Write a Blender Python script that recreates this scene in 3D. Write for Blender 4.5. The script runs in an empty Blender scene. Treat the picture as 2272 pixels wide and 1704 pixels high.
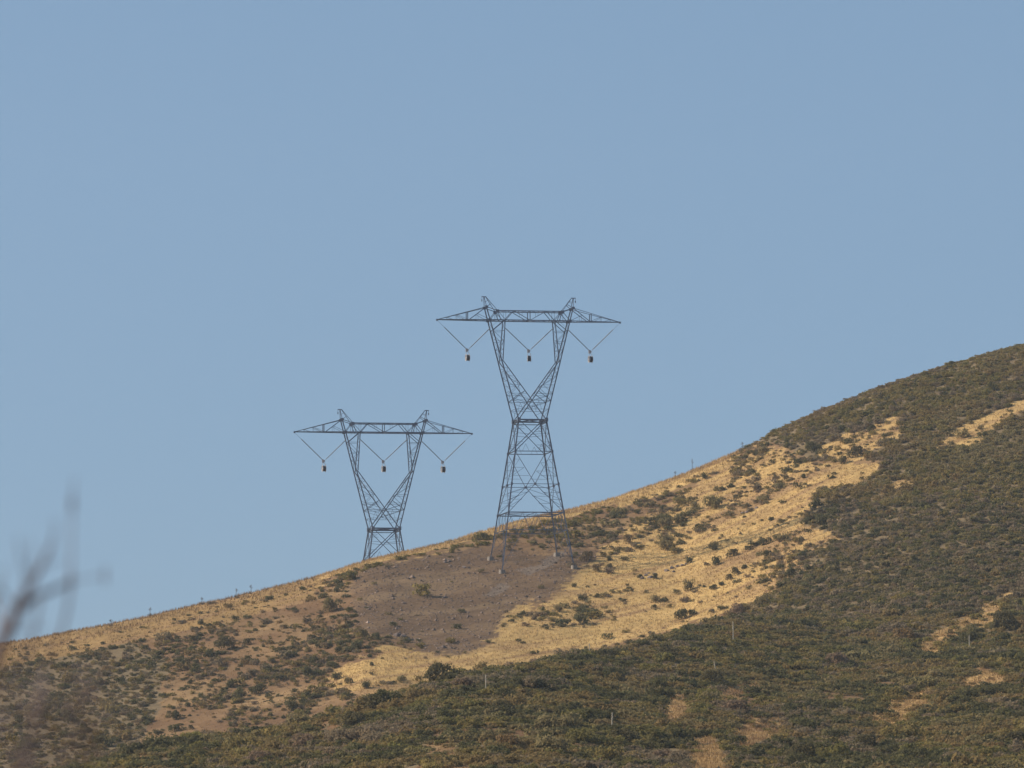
import bpy, math, random
import numpy as np

# ------------------------------------------------------------------ camera, sky, sun, exposure
SC = bpy.context.scene
COL = SC.collection
W_PX, H_PX, F_PX = 2272.0, 1704.0, 9800.0          # photograph frame and its focal length in pixels
PITCH = math.radians(5.8)
ROLL = .0085                                         # the photograph is turned slightly
CX, CY = W_PX / 2, H_PX / 2
cam_d = bpy.data.cameras.new('camera')
cam = bpy.data.objects.new('camera', cam_d)
COL.objects.link(cam)
SC.camera = cam
cam.location = (0, 0, 0)
from mathutils import Matrix
cam.rotation_euler = (Matrix.Rotation(math.pi / 2 + PITCH, 3, 'X') @ Matrix.Rotation(-ROLL, 3, 'Z')).to_euler()
cam_d.sensor_width = 36.0
cam_d.lens = F_PX / W_PX * 36.0
cam_d.clip_start = 0.1
cam_d.clip_end = 30000
cam_d.dof.use_dof = True
cam_d.dof.focus_distance = 660
cam_d.dof.aperture_fstop = 4.3

SUN_EL, SUN_AZ = math.radians(34), math.radians(-82)   # azimuth measured from +Y towards +X
wd = bpy.data.worlds.new('World')
SC.world = wd
wd.use_nodes = True
nt = wd.node_tree
bg = nt.nodes['Background']
sky = nt.nodes.new('ShaderNodeTexSky')
sky.sky_type = 'NISHITA'
sky.sun_disc = False
sky.sun_elevation = SUN_EL
sky.sun_rotation = SUN_AZ
sky.altitude = 600
sky.air_density = 1.0
sky.dust_density = 0.3
sky.ozone_density = 2.0
lv = nt.nodes.new('ShaderNodeMix'); lv.data_type = 'RGBA'      # evens the sky out towards its mean blue
lv.inputs['Factor'].default_value = .72
lv.inputs['B'].default_value = (2.9, 4.85, 7.4, 1)
nt.links.new(sky.outputs[0], lv.inputs['A'])
nt.links.new(lv.outputs['Result'], bg.inputs[0])
bg.inputs[1].default_value = 0.058
sd = bpy.data.lights.new('sun', 'SUN')
sd.energy = 4.9
sd.angle = math.radians(0.5)
sd.color = (1.0, 0.90, 0.75)
so = bpy.data.objects.new('sun', sd)
COL.objects.link(so)
so.rotation_euler = (math.pi / 2 - SUN_EL, 0, math.pi - SUN_AZ)
SC.view_settings.view_transform = 'Standard'
SC.view_settings.look = 'None'
SC.view_settings.exposure = 0.4
SC.view_settings.gamma = 1.0
SC.cycles.volume_step_rate = 4.0
SC.cycles.volume_max_steps = 64

rng = np.random.default_rng(7)
random.seed(7)
K = 2272 / 2212.0                                    # tracing coordinates -> photograph pixels


# ------------------------------------------------------------------ small helpers
def tag(o, label=None, cat=None, group=None, kind=None):
    if label: o['label'] = label
    if cat: o['category'] = cat
    if group: o['group'] = group
    if kind: o['kind'] = kind
    return o


def link(name, me, parent=None, loc=None):
    o = bpy.data.objects.new(name, me)
    COL.objects.link(o)
    if parent is not None: o.parent = parent
    if loc is not None: o.location = loc
    return o


def empty(name, loc=(0, 0, 0), rz=0.0):
    o = bpy.data.objects.new(name, None)
    o.empty_display_size = 0.5
    COL.objects.link(o)
    o.location = loc
    o.rotation_euler = (0, 0, rz)
    return o


def copy_tree(o, parent=None):
    c = o.copy()
    COL.objects.link(c)
    if parent is not None: c.parent = parent
    for ch in list(o.children): copy_tree(ch, c)
    return c


def tri_mesh(name, tris, cols=None, mat=None, smooth=False):
    """tris [T,3,3]; cols [T,3] linear colour per face."""
    T = len(tris)
    me = bpy.data.meshes.new(name)
    me.vertices.add(T * 3)
    me.vertices.foreach_set('co', np.ascontiguousarray(tris, dtype=np.float32).ravel())
    me.loops.add(T * 3)
    me.loops.foreach_set('vertex_index', np.arange(T * 3, dtype=np.int32))
    me.polygons.add(T)
    me.polygons.foreach_set('loop_start', np.arange(T, dtype=np.int32) * 3)
    if cols is not None:
        at = me.color_attributes.new('tint', 'FLOAT_COLOR', 'POINT')
        c4 = np.ones((T, 3, 4), np.float32)
        c4[:, :, :3] = cols[:, None, :]
        at.data.foreach_set('color', c4.ravel())
    me.update()
    if mat: me.materials.append(mat)
    return me


class MB:
    def __init__(self):
        self.v, self.f = [], []

    def prism(self, p, q, prof):
        p, q = np.array(p, float), np.array(q, float)
        d = q - p
        L = np.linalg.norm(d)
        if L < 1e-6: return
        d /= L
        ref = np.array((0, 1, 0)) if abs(d[1]) < .9 else np.array((1, 0, 0))
        a = np.cross(d, ref); a /= np.linalg.norm(a)
        b = np.cross(d, a)
        n = len(prof); o = len(self.v)
        for e in (p, q):
            for (s, t) in prof: self.v.append(tuple(e + a * s + b * t))
        for i in range(n):
            j = (i + 1) % n
            self.f.append((o + i, o + j, o + n + j, o + n + i))
        self.f.append(tuple(o + i for i in range(n))[::-1])
        self.f.append(tuple(o + n + i for i in range(n)))

    def angle(self, p, q, w):
        w = w * (.77 if w >= .15 else .72); t = w * .14; h = w / 2
        self.prism(p, q, [(-h, -h), (h, -h), (h, -h + t), (-h + t, -h + t), (-h + t, h), (-h, h)])

    def rod(self, p, q, r, n=6):
        self.prism(p, q, [(r * math.cos(2 * math.pi * i / n), r * math.sin(2 * math.pi * i / n)) for i in range(n)])

    def cone(self, p, q, r0, r1, n=6):
        p, q = np.array(p, float), np.array(q, float)
        d = q - p; d /= np.linalg.norm(d)
        ref = np.array((0, 1, 0)) if abs(d[1]) < .9 else np.array((1, 0, 0))
        a = np.cross(d, ref); a /= np.linalg.norm(a)
        b = np.cross(d, a); o = len(self.v)
        for e, r in ((p, r0), (q, r1)):
            for i in range(n):
                th = 2 * math.pi * i / n
                self.v.append(tuple(e + a * r * math.cos(th) + b * r * math.sin(th)))
        for i in range(n):
            j = (i + 1) % n
            self.f.append((o + i, o + j, o + n + j, o + n + i))
        self.f.append(tuple(o + i for i in range(n))[::-1])
        self.f.append(tuple(o + n + i for i in range(n)))

    def box(self, c, s):
        o = len(self.v)
        for x in (-1, 1):
            for y in (-1, 1):
                for z in (-1, 1):
                    self.v.append((c[0] + x * s[0] / 2, c[1] + y * s[1] / 2, c[2] + z * s[2] / 2))
        for f in ((0, 1, 3, 2), (4, 6, 7, 5), (0, 4, 5, 1), (2, 3, 7, 6), (0, 2, 6, 4), (1, 5, 7, 3)):
            self.f.append(tuple(o + i for i in f))

    def build(self, name, mat, parent=None, loc=None):
        me = bpy.data.meshes.new(name)
        me.from_pydata(self.v, [], self.f)
        me.update()
        me.materials.append(mat)
        return link(name, me, parent, loc)


# ------------------------------------------------------------------ noise
def _hash(ix, iy, s):
    h = (ix.astype(np.int64) * 374761393 + iy.astype(np.int64) * 668265263 + s * 144665) & 0x7fffffff
    h = ((h ^ (h >> 13)) * 1274126177) & 0x7fffffff
    return ((h ^ (h >> 16)) & 0xffff) / 65535.0


def vnoise(x, y, s=0):
    ix, iy = np.floor(x), np.floor(y)
    fx, fy = x - ix, y - iy
    fx = fx * fx * (3 - 2 * fx); fy = fy * fy * (3 - 2 * fy)
    a, b = _hash(ix, iy, s), _hash(ix + 1, iy, s)
    c, d = _hash(ix, iy + 1, s), _hash(ix + 1, iy + 1, s)
    return (a + (b - a) * fx) * (1 - fy) + (c + (d - c) * fx) * fy


def fbm(x, y, s=0, o=4):
    v, a, n = 0, .5, 0
    for i in range(o):
        v = v + a * vnoise(x * 2 ** i, y * 2 ** i, s + i * 17); n += a; a *= .5
    return v / n - .5


# ------------------------------------------------------------------ materials
def new_mat(name):
    m = bpy.data.materials.new(name)
    m.use_nodes = True
    return m, m.node_tree, m.node_tree.nodes['Principled BSDF']


def plain(name, col, rough=.6, metal=0., var=.15, scale=3.):
    m, t, p = new_mat(name)
    tc = t.nodes.new('ShaderNodeTexCoord')
    n = t.nodes.new('ShaderNodeTexNoise'); n.inputs['Scale'].default_value = scale; n.inputs['Detail'].default_value = 5
    t.links.new(tc.outputs['Object'], n.inputs['Vector'])
    mx = t.nodes.new('ShaderNodeMix'); mx.data_type = 'RGBA'
    mx.inputs['A'].default_value = (*[c * (1 - var) for c in col], 1)
    mx.inputs['B'].default_value = (*[min(1, c * (1 + var)) for c in col], 1)
    t.links.new(n.outputs['Fac'], mx.inputs['Factor'])
    t.links.new(mx.outputs['Result'], p.inputs['Base Color'])
    p.inputs['Roughness'].default_value = rough
    p.inputs['Metallic'].default_value = metal
    return m


def tinted(name, rough=.9, trans=0.0):
    """colour attribute of the mesh times a fine leaf-scale variation"""
    m, t, p = new_mat(name)
    a = t.nodes.new('ShaderNodeAttribute'); a.attribute_name = 'tint'
    t.links.new(a.outputs['Color'], p.inputs['Base Color'])
    p.inputs['Roughness'].default_value = rough
    p.inputs['Specular IOR Level'].default_value = .15
    tr = t.nodes.new('ShaderNodeBsdfTranslucent'); t.links.new(a.outputs['Color'], tr.inputs[0])
    mx = t.nodes.new('ShaderNodeMixShader'); mx.inputs[0].default_value = trans
    t.links.new(p.outputs[0], mx.inputs[1]); t.links.new(tr.outputs[0], mx.inputs[2])
    t.links.new(mx.outputs[0], t.nodes['Material Output'].inputs['Surface'])
    return m


M_STEEL = plain('weathered_steel', (.115, .14, .195), .55, .25, .2, .8)
M_INSUL = plain('grey_insulator', (.24, .27, .31), .45, 0, .1)
M_WHITE = plain('white_painted_metal', (.40, .38, .38), .5, 0, .1)
M_RUBBER = plain('dark_sheave', (.040, .040, .052), .6, 0, .2)
M_CONC = plain('concrete', (.25, .205, .165), .9, 0, .2, 4)
M_STALK = plain('dry_stalk', (.52, .43, .32), .9, 0, .15)
M_STALKD = plain('dark_dry_stalk', (.10, .08, .065), .9, 0, .2)
M_TWIG = plain('bare_twig', (.15, .105, .095), .9, 0, .25)
M_ROCK = plain('lilac_rock', (.155, .115, .098), .95, 0, .35, 2.5)
M_LEAF = tinted('shrub_foliage', .9, .5)
M_GRASS = tinted('dry_grass_blades', .9, .5)
M_STONE = tinted('loose_stones')

m, t, p = new_mat('hill_soil')
at = t.nodes.new('ShaderNodeAttribute'); at.attribute_name = 'tint'
tc = t.nodes.new('ShaderNodeTexCoord')
n1 = t.nodes.new('ShaderNodeTexNoise'); n1.inputs['Scale'].default_value = .9; n1.inputs['Detail'].default_value = 8; n1.inputs['Roughness'].default_value = .7
n2 = t.nodes.new('ShaderNodeTexNoise'); n2.inputs['Scale'].default_value = .12; n2.inputs['Detail'].default_value = 4
for n in (n1, n2): t.links.new(tc.outputs['Object'], n.inputs['Vector'])
r1 = t.nodes.new('ShaderNodeMapRange'); r1.inputs[1].default_value = .25; r1.inputs[2].default_value = .75; r1.inputs[3].default_value = .72; r1.inputs[4].default_value = 1.26
r2 = t.nodes.new('ShaderNodeMapRange'); r2.inputs[1].default_value = .3; r2.inputs[2].default_value = .7; r2.inputs[3].default_value = .88; r2.inputs[4].default_value = 1.12
t.links.new(n1.outputs['Fac'], r1.inputs[0]); t.links.new(n2.outputs['Fac'], r2.inputs[0])
mu = t.nodes.new('ShaderNodeMath'); mu.operation = 'MULTIPLY'
t.links.new(r1.outputs[0], mu.inputs[0]); t.links.new(r2.outputs[0], mu.inputs[1])
vm = t.nodes.new('ShaderNodeVectorMath'); vm.operation = 'SCALE'
t.links.new(at.outputs['Color'], vm.inputs[0]); t.links.new(mu.outputs[0], vm.inputs['Scale'])
t.links.new(vm.outputs[0], p.inputs['Base Color'])
p.inputs['Roughness'].default_value = 1; p.inputs['Specular IOR Level'].default_value = .05
bp = t.nodes.new('ShaderNodeBump'); bp.inputs['Strength'].default_value = .6; bp.inputs['Distance'].default_value = .25
t.links.new(n1.outputs['Fac'], bp.inputs['Height']); t.links.new(bp.outputs[0], p.inputs['Normal'])
M_SOIL = m

# ------------------------------------------------------------------ terrain: two ridges, column by column of the valley
SP, CP = math.sin(PITCH), math.cos(PITCH)
SKYL = np.array([(-6000, 2050), (-2500, 1800), (-900, 1600), (0, 1430), (103, 1415), (205, 1394), (339, 1366), (452, 1339), (575, 1312), (719, 1276), (806, 1246),
                 (924, 1219), (1020, 1195), (1098, 1171), (1172, 1151), (1253, 1132), (1324, 1118), (1388, 1098), (1493, 1061), (1564, 1032),
                 (1643, 999), (1709, 966), (1739, 949), (1805, 918), (1871, 892), (1937, 867), (2003, 841), (2069, 823), (2135, 804), (2201, 786),
                 (2272, 766), (2600, 700), (3500, 620), (5000, 900), (8300, 2050)], float)
FRONT = np.array([(-6000, 2100), (-1500, 1900), (-400, 1790), (0, 1722), (148, 1698), (212, 1677), (297, 1651), (467, 1626), (636, 1604), (760, 1568), (802, 1550), (904, 1523),
                  (969, 1503), (1028, 1488), (1166, 1465), (1283, 1445), (1392, 1423), (1460, 1405), (1558, 1375), (1621, 1362), (1715, 1356),
                  (1873, 1354), (2030, 1350), (2272, 1330), (2700, 1290), (4000, 1300), (8300, 2100)], float)
YR = np.array([(-6000, 640), (0, 690), (806, 712), (860, 716), (1172, 745), (1500, 770), (2272, 800), (4000, 850), (8300, 900)], float)
YF = np.array([(-6000, 420), (0, 440), (800, 455), (1200, 470), (1500, 540), (1650, 606), (2272, 604), (4000, 600), (8300, 600)], float)
KF = np.array([(0, 2.7), (1200, 2.5), (1600, 1.75), (2272, 1.75)], float)


def cv(tab, x):
    if tab is YF or tab is KF:                       # the broad slopes bend gently
        return sum(np.interp(x + d * 95, tab[:, 0], tab[:, 1]) * g for d, g in ((-3, .08), (-2, .12), (-1, .18), (0, .24), (1, .18), (2, .12), (3, .08)))
    return np.interp(x, tab[:, 0], tab[:, 1])


def smooth_cv(tab, x, w=22):
    return sum(cv(tab, x + d * w) * g for d, g in ((-2, .1), (-1, .25), (0, .3), (1, .25), (2, .1)))


def hump(d, c): return np.sqrt(d * d + c * c) - c


def v_of_z(y, z):
    b = (z * CP - y * SP) / (y * CP + z * SP)
    return CY - F_PX * b


def point(px, v, y):
    a0 = (px - CX) / F_PX
    b0 = (CY - v) / F_PX
    a = a0 * math.cos(ROLL) + b0 * math.sin(ROLL)
    b = b0 * math.cos(ROLL) - a0 * math.sin(ROLL)
    tt = y / (CP - b * SP)
    return np.stack([a * tt, y + 0 * tt, tt * (SP + b * CP)], -1)


def height_v(px, y):
    """photograph row at which the ground at distance y in viewing column px lies"""
    vb = smooth_cv(SKYL, px) + 2.9 * hump(y - cv(YR, px), 12)
    df = y - cv(YF, px)
    vf = smooth_cv(FRONT, px) + 15 + np.where(df < 0, cv(KF, px), 2.2) * hump(df, 15)
    vg = v_of_z(y, -1.7 + 0 * y)
    k = 7.0
    mn = np.minimum(np.minimum(vb, vf), vg)
    v = mn - k * np.log(np.exp(-(vb - mn) / k) + np.exp(-(vf - mn) / k) + np.exp(-(vg - mn) / k))
    x = (px - CX) / F_PX * y
    fade = np.clip((y - 250) / 100, 0, 1)
    v = v + fade * (7 * fbm(x / 22, y / 22, 3, 3) + 5 * fbm(x / 5, y / 5, 9, 3))
    return v


def is_front(px, y):
    vb = smooth_cv(SKYL, px) + 2.9 * hump(y - cv(YR, px), 12)
    df = y - cv(YF, px)
    vf = smooth_cv(FRONT, px) + 15 + np.where(df < 0, cv(KF, px), 2.2) * hump(df, 15)
    return (df < 18) & (vf < vb)


gx = np.concatenate([np.linspace(-6000, -500, 40), np.arange(-450, 2720, 6.0), np.linspace(2750, 8300, 40)])
gy = np.concatenate([np.arange(1, 300, 9.0), np.arange(300, 850, .9), np.arange(855, 1250, 12.0)])
GX, GY = np.meshgrid(gx, gy, indexing='ij')
GV = height_v(GX, GY)
GP = point(GX, GV, GY)


def ground(px, y): return point(px, height_v(px, y), y)


def locate(px, v):
    """first ground point met at photograph position (px, v)"""
    ys = np.arange(330, 860, .5)
    vv = height_v(px + 0 * ys, ys)
    i = np.argmax(vv <= v)
    if vv[i] > v: i = int(np.argmin(vv))
    return ys[i], point(np.float64(px), vv[i], ys[i])


# ---- cover map -------------------------------------------------------
def poly(pts): return np.array(pts, float) * K


def inside(P, x, y):
    r = np.zeros(x.shape, bool)
    n = len(P)
    for i in range(n):
        x0, y0 = P[i]; x1, y1 = P[(i + 1) % n]
        if y0 == y1: continue
        c = ((y0 > y) != (y1 > y)) & (x < (x1 - x0) * (y - y0) / (y1 - y0) + x0)
        r ^= c
    return r


P_GRASS = [poly(q) for q in (
    [(715, 1470), (780, 1425), (850, 1395), (900, 1398), (965, 1413), (1010, 1408), (1068, 1372), (1075, 1325), (1120, 1290), (1150, 1330), (1190, 1285),
     (1215, 1245), (1290, 1190), (1350, 1130), (1440, 1090), (1500, 1040), (1570, 1000), (1640, 958), (1700, 985), (1760, 1000), (1850, 990), (1900, 992), (1884, 1022), (1795, 1052), (1772, 1085),
     (1735, 1125), (1785, 1165), (1720, 1180), (1730, 1210), (1690, 1240), (1662, 1280), (1612, 1300), (1575, 1330), (1440, 1372), (1280, 1400), (1050, 1452), (800, 1510), (740, 1500)],
    [(2035, 965), (2075, 935), (2150, 900), (2220, 868), (2220, 890), (2150, 925), (2100, 960)],
    [(1770, 985), (1800, 955), (1860, 935), (1920, 915), (1925, 950), (1880, 965), (1840, 985)],
    [(1905, 1072), (1935, 1062), (1935, 1050), (1990, 1046), (1960, 1060)],
    [(2015, 1385), (2050, 1355), (2110, 1335), (2165, 1310), (2130, 1340), (2080, 1370), (2050, 1388)],
    [(1550, 1505), (1575, 1497), (1625, 1490), (1610, 1505), (1570, 1517)],
    [(1890, 1555), (1930, 1530), (2000, 1515), (1990, 1545), (1930, 1560)],
    [(1495, 1660), (1505, 1620), (1535, 1615), (1560, 1640), (1540, 1665)],
    [(1430, 1545), (1460, 1522), (1480, 1530), (1455, 1555)],
    [(1600, 1600), (1620, 1560), (1660, 1565), (1680, 1585), (1640, 1600)],
    [(2090, 1485), (2130, 1465), (2170, 1480), (2160, 1500)],
)]
P_SCREE = poly([(768, 1245), (800, 1225), (860, 1216), (960, 1195), (1060, 1172), (1080, 1185), (1180, 1200), (1250, 1180), (1290, 1190), (1262, 1222), (1200, 1280), (1165, 1300), (1120, 1300), (1085, 1335),
                (1075, 1370), (1020, 1405), (960, 1412), (885, 1392), (820, 1372), (765, 1352), (758, 1290)])
P_PADS = [poly(q) for q in ([(1105, 1232), (1150, 1222), (1200, 1190), (1225, 1195), (1180, 1222), (1130, 1248)], [(1030, 1290), (1075, 1262), (1095, 1268), (1050, 1295)])]
P_DENSE = [poly(q) for q in (
    [(1655, 948), (1720, 985), (1770, 985), (1850, 980), (1899, 994), (1882, 1024), (1792, 1052), (1772, 1085), (1732, 1127), (1771, 1160), (1710, 1180), (1745, 1226),
     (1689, 1240), (1662, 1280), (1612, 1300), (1575, 1330), (1560, 1420), (2800, 1420), (2800, 300), (2212, 600), (1760, 860)],
    [(-300, 1470), (0, 1440), (160, 1395), (290, 1390), (330, 1420), (330, 1500), (320, 1590), (250, 1640), (-300, 1700)],)]
P_MIX = [poly(q) for q in (                                          # shrubs thick but with soil between
    [(440, 1335), (600, 1280), (700, 1255), (765, 1250), (758, 1290), (765, 1352), (830, 1375), (880, 1388), (820, 1420), (730, 1440), (700, 1500), (760, 1500), (620, 1560), (480, 1580), (540, 1500), (500, 1420)],
    [(1235, 1130), (1330, 1095), (1440, 1050), (1520, 1020), (1470, 1070), (1380, 1120), (1340, 1165), (1290, 1195), (1255, 1190)],
    [(1380, 1120), (1460, 1085), (1500, 1110), (1430, 1150), (1350, 1170)],
    [(1560, 990), (1660, 940), (1780, 980), (1700, 1005), (1640, 1010), (1580, 1030)],
    [(1600, 1230), (1700, 1165), (1780, 1165), (1760, 1215), (1690, 1240), (1640, 1262)],
)]
P_BAND = poly([(700, 1244), (790, 1218), (900, 1190), (1000, 1172), (1060, 1160), (1130, 1140), (1230, 1118), (1330, 1085), (1340, 1105), (1240, 1140), (1250, 1165), (1140, 1168), (1050, 1180), (960, 1192), (860, 1212), (790, 1232), (760, 1250), (700, 1262)])


def cover(px, y, v=None):
    """returns shrub cover 0..1, class: 0 dirt 1 grass 2 scree 3 pad 4 chaparral litter"""
    if v is None: v = height_v(px, y)
    x = (px - CX) / F_PX * y
    jx = 46 * fbm(x / 7, y / 7, 21, 4) + 70 * fbm(x / 25, y / 25, 23, 2); jy = 26 * fbm(x / 7, y / 7, 33, 4) + 26 * fbm(x / 25, y / 25, 35, 2)
    qx, qy = px + jx, v + jy
    fr = is_front(px, y)
    cov = np.full(px.shape, .36); cls = np.zeros(px.shape, int)
    crest = smooth_cv(SKYL, px)
    nz = fbm(x / 16, y / 16, 51, 3)
    for P in P_MIX:
        i = inside(P, qx, qy); cov[i] = .5
    lump = fbm(x / 8, y / 11, 57, 3)
    i = (px < 820) & ~fr
    cov[i] = np.clip(cov[i] * 1.25 + 2.0 * lump[i], .10, .95)
    for P in P_DENSE:
        i = inside(P, qx, qy) & ~fr; cov[i] = np.where(px[i] < 500, .80, .97); cls[i] = 4
    i = fr; cov[i] = .97; cls[i] = 4
    i = fr & (nz > .13); cov[i] = .6
    i = fr & (v > 1440) & (fbm(x / 6, y / 9, 77, 3) > .17); cov[i] = .25; cls[i] = 0
    i = (~fr) & (v < crest + 26 + 10 * nz) & (px < 1640); cov[i] = .06; cls[i] = 1
    i = (~fr) & (v < crest + 50) & (px < 700); cov[i] = .12; cls[i] = 1
    i = (~fr) & (y > cv(YR, px) - 14) & (px < 1680); cov[i] = .003
    g = inside(P_GRASS[0], qx + 70 * fbm(x / 2.2, y / 2.2, 141, 3), qy + 44 * fbm(x / 2.2, y / 2.2, 143, 3)) & ~fr
    sk = fbm((x * .82 + y * .57) / 18, (y * .82 - x * .57) / 6, 55, 3)
    cov[g] = np.where(sk[g] > .13, .42, np.where(sk[g] > .06, .14, .022)); cls[g] = 1
    for P in P_GRASS[1:]:
        c = P.mean(0); Q = c + (P - c) * (np.array((1.3, 1.25)) if P is P_GRASS[1] else np.array((1.3, 1.25)) if c[1] < 1300 else np.array((1.5, 2.1)))
        i = inside(Q, px + (.3 if P is P_GRASS[1] else .7) * jx + 30 * fbm(x / 2, y / 2, 71, 3), v + .6 * jy + 22 * fbm(x / 2, y / 2, 73, 3) + 4); cov[i] = np.where(fr[i], .07, .10); cls[i] = 1
    i = inside(P_GRASS[2], qx, qy); cov[i] = .4
    for P in P_MIX[1:]:
        i = inside(P, qx, qy) & ~fr; cov[i] = .5
    sw = scree_weight(px, y, v)
    cov = np.where(cls == 2, cov, cov * (1 - sw) ** 1.5)
    i = sw > .5 + .5 * fbm(x * 1.3, y * 1.3, 45, 2); cov[i] = .012; cls[i] = 2
    i = inside(P_BAND, px, v) & ~fr & (y < cv(YR, px) - 10); cov[i] = .62; cls[i] = 0
    for P in P_PADS:
        i = inside(P, px + .5 * jx, v + .5 * jy) & ~fr; cov[i] = 0; cls[i] = 3
    return cov, cls, nz


def scree_weight(px, y, v):
    x = (px - CX) / F_PX * y
    w = 0
    for k in range(8):
        ox = 70 * fbm(x / 8, y / 8, 301 + k, 3) + 95 * fbm(x / 2, y / 2, 401 + k, 3) + 7 * math.cos(k * 2.4)
        oy = 44 * fbm(x / 8, y / 8, 501 + k, 3) + 56 * fbm(x / 2, y / 2, 601 + k, 3) + 6 * math.sin(k * 2.4)
        w = w + inside(P_SCREE, px + ox, v + oy) / 8.0
    return w * ~is_front(px, y)


C_DIRT, C_GRASS, C_SCREE, C_PAD, C_LITT = (np.array(c) for c in ((.165, .094, .048), (.45, .288, .112), (.131, .081, .046), (.170, .135, .108), (.165, .118, .066)))
flat = lambda a: a.reshape(-1)
fx, fy, fv = flat(GX), flat(GY), flat(GV)
gcov, gcls, gnz = cover(fx, fy, fv)
wx = (fx - CX) / F_PX * fy
gcol = np.stack([C_DIRT, C_GRASS, C_SCREE, C_PAD, C_LITT])[gcls]
n_b = fbm(wx / 9, fy / 9, 61, 4)[:, None]
# dirt and grass interfinger; left hill is a mix of tan grass and reddish soil
mixg = np.clip(.42 + 2.6 * n_b, 0, 1)
gcol = np.where((gcls == 0)[:, None], C_DIRT * (1 - mixg) + np.array((.255, .158, .076)) * mixg, gcol)
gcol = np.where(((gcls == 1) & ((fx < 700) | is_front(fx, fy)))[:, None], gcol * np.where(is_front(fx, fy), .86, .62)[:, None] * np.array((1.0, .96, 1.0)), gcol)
ss, st_ = wx * .82 + fy * .57, fy * .82 - wx * .57               # along and across the fall of the slope
brown = np.clip(.22 + 2.4 * fbm(ss / 14, st_ / 2.2, 88, 4) + 1.0 * fbm(wx / 12, fy / 12, 89, 3), 0, .85)[:, None]
gcol = np.where((gcls == 1)[:, None], gcol * (1 - brown) + np.array((.265, .158, .078)) * brown, gcol)
sw = scree_weight(fx, fy, fv)[:, None]
scr = C_SCREE * (1 + .5 * fbm(ss / 9, st_ / 2.5, 92, 4))[:, None]
tan_ = np.clip(3 * fbm(ss / 16, st_ / 5, 93, 4) - .12, 0, .6)[:, None]
scr = scr * (1 - tan_) + np.array((.215, .142, .078)) * tan_
gcol = np.where((gcls == 3)[:, None], gcol * .6 + scr * .4, gcol * (1 - sw) + scr * sw)
gcol = gcol * (1 + .22 * fbm(wx / 1.7, fy / 3, 95, 3))[:, None]

me = bpy.data.meshes.new('hillside')
nx_, ny_ = GX.shape
me.vertices.add(nx_ * ny_)
me.vertices.foreach_set('co', GP.reshape(-1, 3).astype(np.float32).ravel())
ii = np.arange(nx_ * ny_).reshape(nx_, ny_)
quads = np.stack([ii[:-1, :-1], ii[1:, :-1], ii[1:, 1:], ii[:-1, 1:]], -1).reshape(-1, 4).astype(np.int32)
me.loops.add(quads.size); me.loops.foreach_set('vertex_index', quads.ravel())
me.polygons.add(len(quads)); me.polygons.foreach_set('loop_start', np.arange(len(quads), dtype=np.int32) * 4)
me.polygons.foreach_set('use_smooth', np.ones(len(quads), bool))
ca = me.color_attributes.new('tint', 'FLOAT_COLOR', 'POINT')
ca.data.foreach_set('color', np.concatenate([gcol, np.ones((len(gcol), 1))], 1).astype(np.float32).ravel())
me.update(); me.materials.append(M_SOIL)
tag(link('hillside', me), 'sloping hillside of dry grass, soil and scree under the towers', kind='structure')

ring = MB()
R = 1500
n = 48
ring.v = [(R * math.cos(2 * math.pi * i / n), R * math.sin(2 * math.pi * i / n), -1.9) for i in range(n)]
ring.f = [tuple(range(n))]
tag(ring.build('ground', plain('valley_soil', (.22, .16, .1), 1, 0, .3, .05)), 'flat valley ground around the hill', kind='structure')

# ------------------------------------------------------------------ towers
TH = math.radians(11.5)
ZW, ZB = 23.0, 39.0                       # waist and crossbeam heights on the tall body
HW = lambda z: 2.23 + (ZW - z) * .149      # body half width below the waist


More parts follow.
